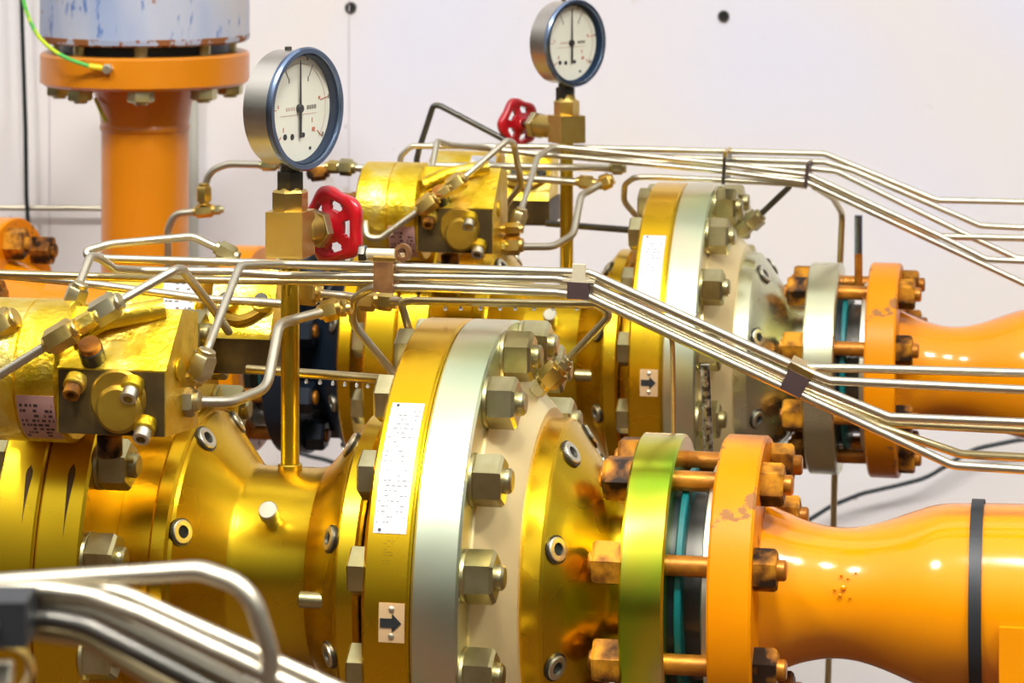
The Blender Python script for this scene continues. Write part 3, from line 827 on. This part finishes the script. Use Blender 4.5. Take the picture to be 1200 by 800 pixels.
pl_n, pl_z = -.205, .196
s_p = L(203, 430, -.24).x
p1f = pilot('f', s_p, pl_n, pl_z, 'nearer yellow pilot controller with pink plate above the gold regulator, far left')
p1r_loc = None


def move_to(o, l, s, n, z, lab): return dup(o, W((s, n, z), l), lab)


s_pr = L(582, 270, -.24, 'r').x
move_to(p1f, 'r', s_pr, pl_n, pl_z - .05, 'farther yellow pilot controller seen between the two gauges')
s_q = L(322, 420, .07).x
p2f = pilot('f', s_q, .10, .185, 'second yellow pilot behind the nearer tubes, left of the nearer gauge stem', True)
s_qr = L(646, 260, .07, 'r').x
move_to(p2f, 'r', s_qr, .10, .185 - .05, 'second yellow pilot of the farther line with dark base beside farther gauge stem')


# ------------------------------------------------------------------ tubes
def tb(label, l, pts, r=.0035, m='steel', bend=.018, nuts=(), group=None, drops=None):
    P = [L(u, v, n, l) for u, v, n in pts]
    if pts[-1][0] >= 1240: P[-1] = P[-1] + (P[-1] - P[-2]).normalized() * .55      # runs on past the frame
    if pts[0][0] <= -30: P[0] = P[0] + (P[0] - P[1]).normalized() * .35
    R = thing('steel_tube', label, 'tube', P[0], l, group=group)
    MB().tube(P, r, bend, 14).build('tube', m, R)
    for nt_ in nuts:
        u, v, n, du, dv, dn, af, h = nt_[:8]; mm = nt_[8] if len(nt_) > 8 else 'nut'
        o = L(u, v, n, l); q = L(u + du, v + dv, n + dn, l); d = (q - o).normalized()
        b = MB().hexa(o - d * h / 2, d, af, h, .4)
        b.cyl(o - d * (h / 2 + .004), d, af * .40, h + .008, 18)
        b.build('compression_nut', mm, R)
    if drops:
        for (u, v, n) in drops:
            o = L(u, v, n, l)
            MB().lathe([(-.0022, .0004), (-.0016, .0014), (-.0004, .0018), (.001, .0012), (.0022, .0004)], o, (0, 0, 1), 12).build('water_drop', 'drop', R)
    return R


g1 = 'tubes of the nearer bundle'
tb('nearer hairpin tube that doubles back above the yellow pilot, leftmost loop', 'f',
   [(268, 297, -.015), (226, 277, -.02), (128, 286, -.03), (86, 298, -.05), (128, 303, -.04), (300, 308, -.022), (440, 314, -.022), (692, 322, -.022), (936, 430.5, -.022), (1000, 431.5, -.022), (1240, 438, -.022)],
   nuts=((266, 296, -.015, 10, 5, 0, .014, .014),))
tb('front topmost tube of the nearer bundle rising from the pilot elbow', 'f',
   [(236, 430, -.20), (245, 404, -.185), (281, 311, -.10), (335, 309.5, -.05), (440, 311.5, -.040), (690, 319.5, -.040), (936, 431.5, -.040), (972, 446, -.040), (1240, 458.5, -.040)],
   nuts=((237, 427, -.20, 6, -18, 0, .0185, .017, 'fitting'), (229, 442, -.20, 4, -12, 0, .0125, .010, 'brass'), (213, 444, -.20, -10, 0, 0, .0125, .016, 'brass')))
tb('middle tube of the nearer bundle rising from the top of the yellow pilot', 'f',
   [(85, 354, -.205), (106, 299, -.16), (118, 303, -.14), (134, 315, -.10), (165, 317, -.07), (270, 318, -.05), (330, 322.5, -.040), (480, 324, -.040), (650, 326.5, -.040), (690, 333, -.040), (918, 437.5, -.040), (1042, 488.5, -.040), (1240, 496.5, -.040)],
   bend=.014, nuts=((89, 347, -.20, 5, -13, 0, .016, .015, 'fitting'),))
tb('lowest front tube of the nearer bundle with a loop left of the disc', 'f',
   [(494, 470, 0), (460, 436, 0), (412, 378, -.01), (414, 350, -.02), (436, 336, -.04), (480, 336.5, -.040), (650, 342.5, -.040), (688, 347, -.040), (916, 452.5, -.040), (1116, 545, -.040), (1240, 553, -.040)], bend=.02)
tb('yellowed tube hidden behind the nearer bundle ending under its brightest pair', 'f',
   [(-30, 320, -.03), (250, 328, -.02), (480, 331, -.015), (690, 340, -.015), (917, 446, -.015), (1042, 496, -.015), (1240, 506, -.015)], m='steel_gold')
tb('rear lower tube of the nearer bundle beside the lowest one', 'f',
   [(560, 335, -.022), (690, 344, -.022), (917, 449.5, -.022), (1031, 500, -.022), (1126, 532, -.022), (1240, 538, -.022)], m='steel_gold')
tb('thin tube arching over the nearer disc to the bonnet fitting with hanging drops', 'f',
   [(484, 400, 0), (479, 386, 0), (470, 354, 0), (484, 352.5, 0), (700, 357, 0), (717, 368, 0), (655, 432, 0), (620, 468, 0)], .0033, 'steel_gold', .012,
   nuts=((657, 430, 0, -10, 10, 0, .0125, .012, 'fitting'), (647, 440, 0, -10, 10, 0, .0185, .016, 'brass'), (633, 454, 0, -10, 10, 0, .012, .012, 'screw')),
   drops=[(u, 361, -.0005) for u in (522, 540, 563, 586, 604, 626, 648, 676)])
tb('long straight tube running from left edge to behind the nearer gauge stem', 'f',
   [(-30, 319, .035), (87, 330, .035), (237, 350, .035), (300, 353.5, .035), (350, 357, .035)], .0037)
tb('short tube with brass nuts right of the nearer gauge stem', 'f',
   [(350, 342, .03), (405, 346.5, .03), (432, 352, .02), (470, 353, .0)],
   nuts=((362, 342, .03, 10, 1, 0, .020, .015, 'brass'), (432, 352, .02, 10, 1, 0, .016, .012, 'brass'), (452, 353, .01, 10, 1, 0, .014, .012, 'brass')))
tb('thick pale tube swinging from the pilot round the nearer gauge stem', 'f',
   [(206, 470, -.205), (228, 470.5, -.20), (272, 471, -.18), (313, 455, -.14), (327, 380, -.09), (338, 376, -.07), (384, 364, -.04)], .0042, bend=.03,
   nuts=((214, 470, -.205, 10, 0, 0, .021, .020, 'fitting'), (200, 470, -.205, 10, 0, 0, .014, .012, 'yellow'), (387, 363, -.04, 12, -3, 0, .016, .013, 'brass'), (400, 361, -.03, 10, 0, 0, .0125, .01, 'brass')))
tb('slanting tube crossing the yellow pilot with a long union, bent near its top', 'f',
   [(10, 376, -.235), (-20, 394, -.262), (-36, 430, -.275), (-30, 457, -.275), (62, 400, -.275), (130, 359, -.26), (207, 315, -.22), (214, 316, -.20), (250, 362, -.10), (268, 388, .0)], .0037, bend=.012,
   nuts=((2, 381, -.244, 20, -12, 0, .021, .020, 'brass'), (72, 394, -.275, 20, -12, 0, .0185, .022, 'brass'), (97, 379, -.268, 20, -12, 0, .0125, .022, 'yellow'), (124, 362, -.262, 20, -12, 0, .0185, .020, 'fitting')))
tb('horizontal tube with drops between the nearer gauge stem and the gold disc', 'f',
   [(290, 432, .04), (352, 437, .03), (452, 444.5, 0), (470, 446, 0)], .0040, 'steel_gold',
   drops=[(u, 446 + (u - 352) * .075, .028 - (u - 352) * .0003) for u in (359, 375, 390, 404, 418, 431)])
P0 = L(790, 600, .16)
tb('thin vertical tube rising behind the nearer zinc flange, in front of the farther disc', 'f',
   [(735, 348, -.02), (772, 365, .10), (788, 395, .16), (790, 520, .16), (790, 700, .16), (790, 1060, .16)], .0024, 'steel_gold', .02)
t_ = MB().tube([L(826, 427, .22), L(828, 470, .22), L(830, 520, .22), L(831, 1020, .22)], .0043, .02, 10)
a_ = t_.build('support_rod', mat('mottled_rod', [(.03, .03, .02, 1), (.40, .38, .28, 1), (.10, .10, .06, 1), (.60, .60, .52, 1)], .3, .9, 120, bump=.8, bscale=140, stops=[.44, .49, .53, .58]))
a_.location = LINE['f'][0], LINE['f'][1], AZ; a_.rotation_euler = (0, 0, -YAW)
tag(a_, 'mottled greasy upright rod seen between the nearer flanges', 'rod')

# farther line
tb('topmost tube of the farther bundle, hooked down at its left end', 'r',
   [(472, 205, .0), (468, 184, 0), (482, 171, 0), (632, 172, 0), (700, 173.5, 0), (966, 180, 0), (1098, 234.5, 0), (1240, 237.5, 0)], bend=.012)
tb('farther bundle tube rising from the farther pilot, lowest on the long slope', 'r',
   [(504, 210, -.20), (512, 165, -.16), (528, 170, -.12), (573, 174, -.06), (623, 180, -.045), (680, 184.5, -.045), (845, 200.5, -.045), (946, 213.5, -.045), (1240, 351, -.045)], bend=.012,
   nuts=((505, 206, -.20, 2, -12, 0, .016, .015, 'fitting'),))
tb('farther bundle tube bending up from the pilot elbow beside the stem', 'r',
   [(606, 268, -.20), (609, 252, -.19), (630, 184, -.10), (648, 171.5, -.05), (840, 191.5, -.045), (946, 204.5, -.045), (1100, 276, -.045), (1156, 304, -.045), (1240, 307.5, -.045)],
   nuts=((608, 256, -.19, 4, -12, 0, .016, .017, 'fitting'), (601, 268, -.2, -8, 0, 0, .0125, .016, 'brass')))
tb('second tube from the top of the farther bundle', 'r',
   [(640, 178, .015), (854, 186.5, .0), (967, 190, -.01), (1000, 200, -.01), (1149, 264.5, -.01), (1240, 269, -.01)])
tb('third tube of the farther bundle, crossing lower on the right', 'r',
   [(690, 186, -.02), (945, 197, -.02), (980, 200.5, -.02), (1125, 271.5, -.02), (1190, 302, -.02), (1240, 309, -.02)])
tb('farther bundle tube turning level midway down the slope', 'r',
   [(870, 203, -.02), (948, 209, -.02), (1100, 277, -.02), (1240, 280, -.02)], .0040)
tb('long bright tube passing behind the nearer gauge to the farther stem', 'r',
   [(241, 236, -.02), (239, 222, -.02), (246, 200, -.02), (268, 192, -.02), (325, 193.5, -.03), (415, 196.5, -.03), (640, 210.5, -.03), (700, 215, -.03)], .0044, bend=.03,
   nuts=((239, 227, -.02, 0, -10, 0, .017, .018, 'brass'), (316, 193.5, -.03, 10, 0, 0, .012, .018, 'nut'), (406, 196, -.03, 10, .5, 0, .018, .015, 'nut'), (391, 195.5, -.03, 10, .5, 0, .014, .012, 'brass'), (373, 202, -.03, 10, -1, 0, .018, .018, 'rust_nut'), (687, 213.5, -.03, 10, 1, 0, .014, .016, 'brass')))
tb('straight bright tube just above the farther pilot', 'r',
   [(500, 193, -.04), (510, 194, -.04), (630, 195.5, -.035), (728, 197, -.03)], .0042,
   nuts=((724, 197, -.03, 10, .2, 0, .0135, .012, 'nut'),))
tb('dark bent tube peaking left of the farther red handwheel', 'r',
   [(500, 196, .03), (487, 193, .03), (491, 175, .03), (508, 123, .03), (516, 124, .03), (590, 163, .03), (602, 170, .03)], .0036, 'dark_steel', .012)
tb('slanting tube with long union crossing the farther pilot', 'r',
   [(441, 232, -.22), (428, 262, -.26), (430, 279, -.27), (446, 279, -.27), (500, 240, -.265), (545, 207, -.25), (595, 164, -.20), (602, 168, -.18), (611, 216, -.12), (596, 236, -.10), (590, 250, -.10)], .0037, bend=.014,
   nuts=((501, 239, -.265, 12, -9, 0, .0185, .020, 'brass'), (518, 227, -.26, 12, -9, 0, .0125, .022, 'brass'), (535, 215, -.255, 12, -9, 0, .0185, .018, 'brass'), (441, 232, -.22, 14, -7, 0, .018, .018, 'brass')))
tb('pale tube swinging from the farther pilot round the farther stem', 'r',
   [(590, 288, -.205), (603, 289, -.20), (648, 289, -.17), (672, 275, -.13), (681, 228, -.08), (690, 224, -.06), (708, 213, -.04)], .0042, bend=.03,
   nuts=((600, 287, -.20, 10, 0, 0, .020, .018, 'brass'), (587, 287, -.205, 10, 0, 0, .014, .012, 'yellow'), (710, 213, -.04, 12, -5, 0, .016, .012, 'brass')))
tb('tube with a loop left of the farther disc, ending under the bundle', 'r',
   [(780, 292, 0), (755, 264, 0), (731, 236, -.01), (732, 216, -.02), (744, 207.5, -.04), (770, 207.5, -.04), (850, 211, -.04), (925, 215, -.04), (946, 218, -.04)], bend=.015)
tb('short slanting tube from the farther bundle to the farther bonnet fitting', 'r',
   [(930, 210, -.02), (924, 220, -.01), (884, 258, 0), (866, 275, 0)], .0035, 'dark_steel', .01,
   nuts=((884, 258, 0, -10, 9, 0, .020, .016, 'nut'), (873, 268, 0, -10, 9, 0, .0145, .014, 'nut')))
tb('vertical tube dropping behind the farther zinc flange', 'r',
   [(955, 219, .0), (976, 232, .08), (987, 250, .15), (984, 320, .16), (980, 480, .16), (976, 640, .16), (969, 830, .16)], .0040, 'steel_gold', .02)
tb('level tube behind the farther gauge stem ending at the farther disc', 'r',
   [(640, 261.5, .04), (682, 265, .03), (740, 269.5, 0), (752, 270.5, 0)], .0040, 'dark_steel')
tb('bent pale tube in front of the orange riser with a brass tee', 'r',
   [(197, 330, -.02), (197, 268, -.02), (205, 250, -.02), (232, 248, -.02), (256, 246, -.02)], .0046, bend=.02,
   nuts=((240, 247, -.02, 10, -1, 0, .0145, .020, 'brass'), (254, 246, -.02, 10, -1, 0, .010, .010, 'nut')))
# threaded rod on the far flanges
p = L(1006, 342, 0, 'r'); q = L(1006, 252, 0, 'r')
R = thing('threaded_rod', 'upright threaded rod, rusty below, standing between the farther flanges', 'rod', p, 'r')
MB().lathe([(p.z - .004, .0045)] + [(p.z + (q.z - p.z) * .5 * i / 30, .0045 + (.0004 if i % 2 else 0)) for i in range(1, 31)], (p.x, 0, 0), (0, 0, 1), 14).build('lower_rod', 'rust_stud', R)
MB().lathe([(p.z + (q.z - p.z) * (.5 + .5 * i / 30), .0045 + (.0004 if i % 2 else 0)) for i in range(0, 31)], (p.x, 0, 0), (0, 0, 1), 14).build('upper_rod', 'bezel', R)


# ------------------------------------------------------------------ clamps on the bundles
def clamp(label, l, u, v0, v1, w, slope, n0, n1, m_body, m_cap, cap_h, bolt=False):
    a = L(u, v0, n0, l); b = L(u, v1, n0, l); c = (a + b) / 2
    R = thing('tube_clamp', label, 'clamp', b, l)
    rot = Matrix.Rotation(slope, 3, 'Y')
    h = (a - b).length
    MB().box((c.x, (n0 + n1) / 2, c.z), (w, n1 - n0, h), rot).build('clamp_body', m_body, R)
    o = Vector((c.x, (n0 + n1) / 2, c.z)) + rot @ Vector((0, 0, h / 2 + cap_h / 2))
    if cap_h > .01:
        b = MB().box(Vector((c.x, (n0 + n1) / 2, c.z)) + rot @ Vector((0, 0, h / 2 + .001)), (w * 1.5, (n1 - n0) * .9, .002), rot)
        b.box(o + Vector((0, (n0 - n1) / 2 + .003, -.001)), (w * .6, .004, cap_h + .004), rot); b.build('cap_plate', m_cap, R)
    else:
        MB().box(o, (w * 1.15, (n1 - n0) * .9, cap_h), rot).build('cap_plate', m_cap, R)
    if bolt:
        o2 = o + Vector((-.016, -.012, cap_h / 2 + .003))
        MB().cyl(o2, (1, 0, .0), .0042, .024, 16).build('bolt', 'clamp_light', R)
        MB().ring([(0, .0075), (.004, .0075), (.004, .004), (0, .004)], o=o2 + Vector((.030, 0, .001)), d=(.2, 1, 0), seg=20).build('eye', 'clamp_brown', R)
        MB().hexa(o2 + Vector((-.006, 0, 0)), (1, 0, 0), .012, .006).build('nut', 'dark_steel', R)
    return R


clamp('brown clamp with eye bolt on the nearer bundle, below the red handwheel', 'f', 449, 307, 343, .0165, .02, -.048, -.010, 'clamp_brown', 'brass', .003, True)
clamp('pale topped clamp on the nearer bundle just before its downward bend', 'f', 677, 331, 351, .0175, .03, -.048, -.010, 'purple_clamp', 'clamp_light', .0135)
sl = math.atan2((430 - 320), (936 - 701))
clamp('dark clamp low on the slope of the nearer bundle', 'f', 931, 437, 462, .018, sl, -.048, -.010, 'purple_clamp', 'brass', .005)
clamp('thin dark tie on the farther bundle above the farther disc', 'r', 848, 184, 216, .0035, .05, -.052, .006, 'dark_steel', 'brass', .006)
clamp('thin dark tie at the bend of the farther bundle', 'r', 945, 194, 219, .004, .12, -.052, .004, 'purple_clamp', 'purple_clamp', .002)


# ------------------------------------------------------------------ blurred foreground tubes of the next line
def ftube(label, pts, r, m='steel', bend=.03):
    P = [PW(*p) for p in pts]; base = P[0]
    R = thing('steel_tube', label, 'tube', base)
    MB().tube([p - base for p in P], r, bend, 16).build('tube', m, R)
    return R


ftube('blurred close tube arching over the foreground at lower left', [(-60, 687, 1.30), (235, 668, 1.27), (292, 688, 1.26), (316, 765, 1.26), (322, 900, 1.26)], .0042, bend=.022)
ftube('blurred close tube of the foreground bundle, topmost of the slanting ones', [(-60, 689, 1.31), (95, 686, 1.31), (140, 694, 1.30), (372, 798, 1.285), (520, 864, 1.27)], .0037)
ftube('blurred close tube of the foreground bundle, brightest of the slanting ones', [(-60, 694, 1.28), (50, 691, 1.28), (105, 698, 1.275), (164, 720, 1.27), (328, 797, 1.26), (430, 845, 1.25)], .0040)
ftube('blurred close tube of the foreground bundle, third from the top', [(-60, 711, 1.29), (60, 709, 1.285), (113, 716, 1.28), (239, 779, 1.27), (350, 835, 1.26)], .0036)
ftube('blurred close dark tube of the foreground bundle, second from the bottom', [(-60, 727, 1.28), (60, 725, 1.275), (100, 732, 1.27), (230, 799, 1.265), (330, 851, 1.26)], .0040, 'dark_steel')
ftube('blurred close tube of the foreground bundle, lowest of the slanting ones', [(-60, 743, 1.30), (44, 741, 1.295), (102, 749, 1.29), (178, 795, 1.28), (260, 844, 1.27)], .0036, 'steel_gold')
p = PW(6, 724, 1.26)
R = thing('tube_clamp', 'black blurred clamp on the foreground tubes at left edge', 'clamp', p)
MB().box((-.014, .006, 0), (.050, .036, .0195)).build('clamp_body', 'rubber', R)
MB().cyl((-.004, -.0125, 0), (0, -1, 0), .004, .003, 16).build('screw_head', 'dark_steel', R)
p = PW(2, 785, 1.30)
R = thing('pipe_fitting', 'blurred brass fitting with pale nut in the lower left corner', 'fitting', p)
MB().hexa((-.008, -.012, 0), (1, 0, 0), .014, .015).build('nut', 'screw', R)
MB().ring([(-.004, .014), (.002, .0145), (.006, .012), (.002, .0105), (-.004, .0105)], o=(0, .004, -.002), d=(.25, -1, 0), seg=28).build('ring', 'brass', R)
MB().cyl((-.05, -.012, 0), (1, 0, 0), .0042, .045, 14).build('tube', 'steel', R)
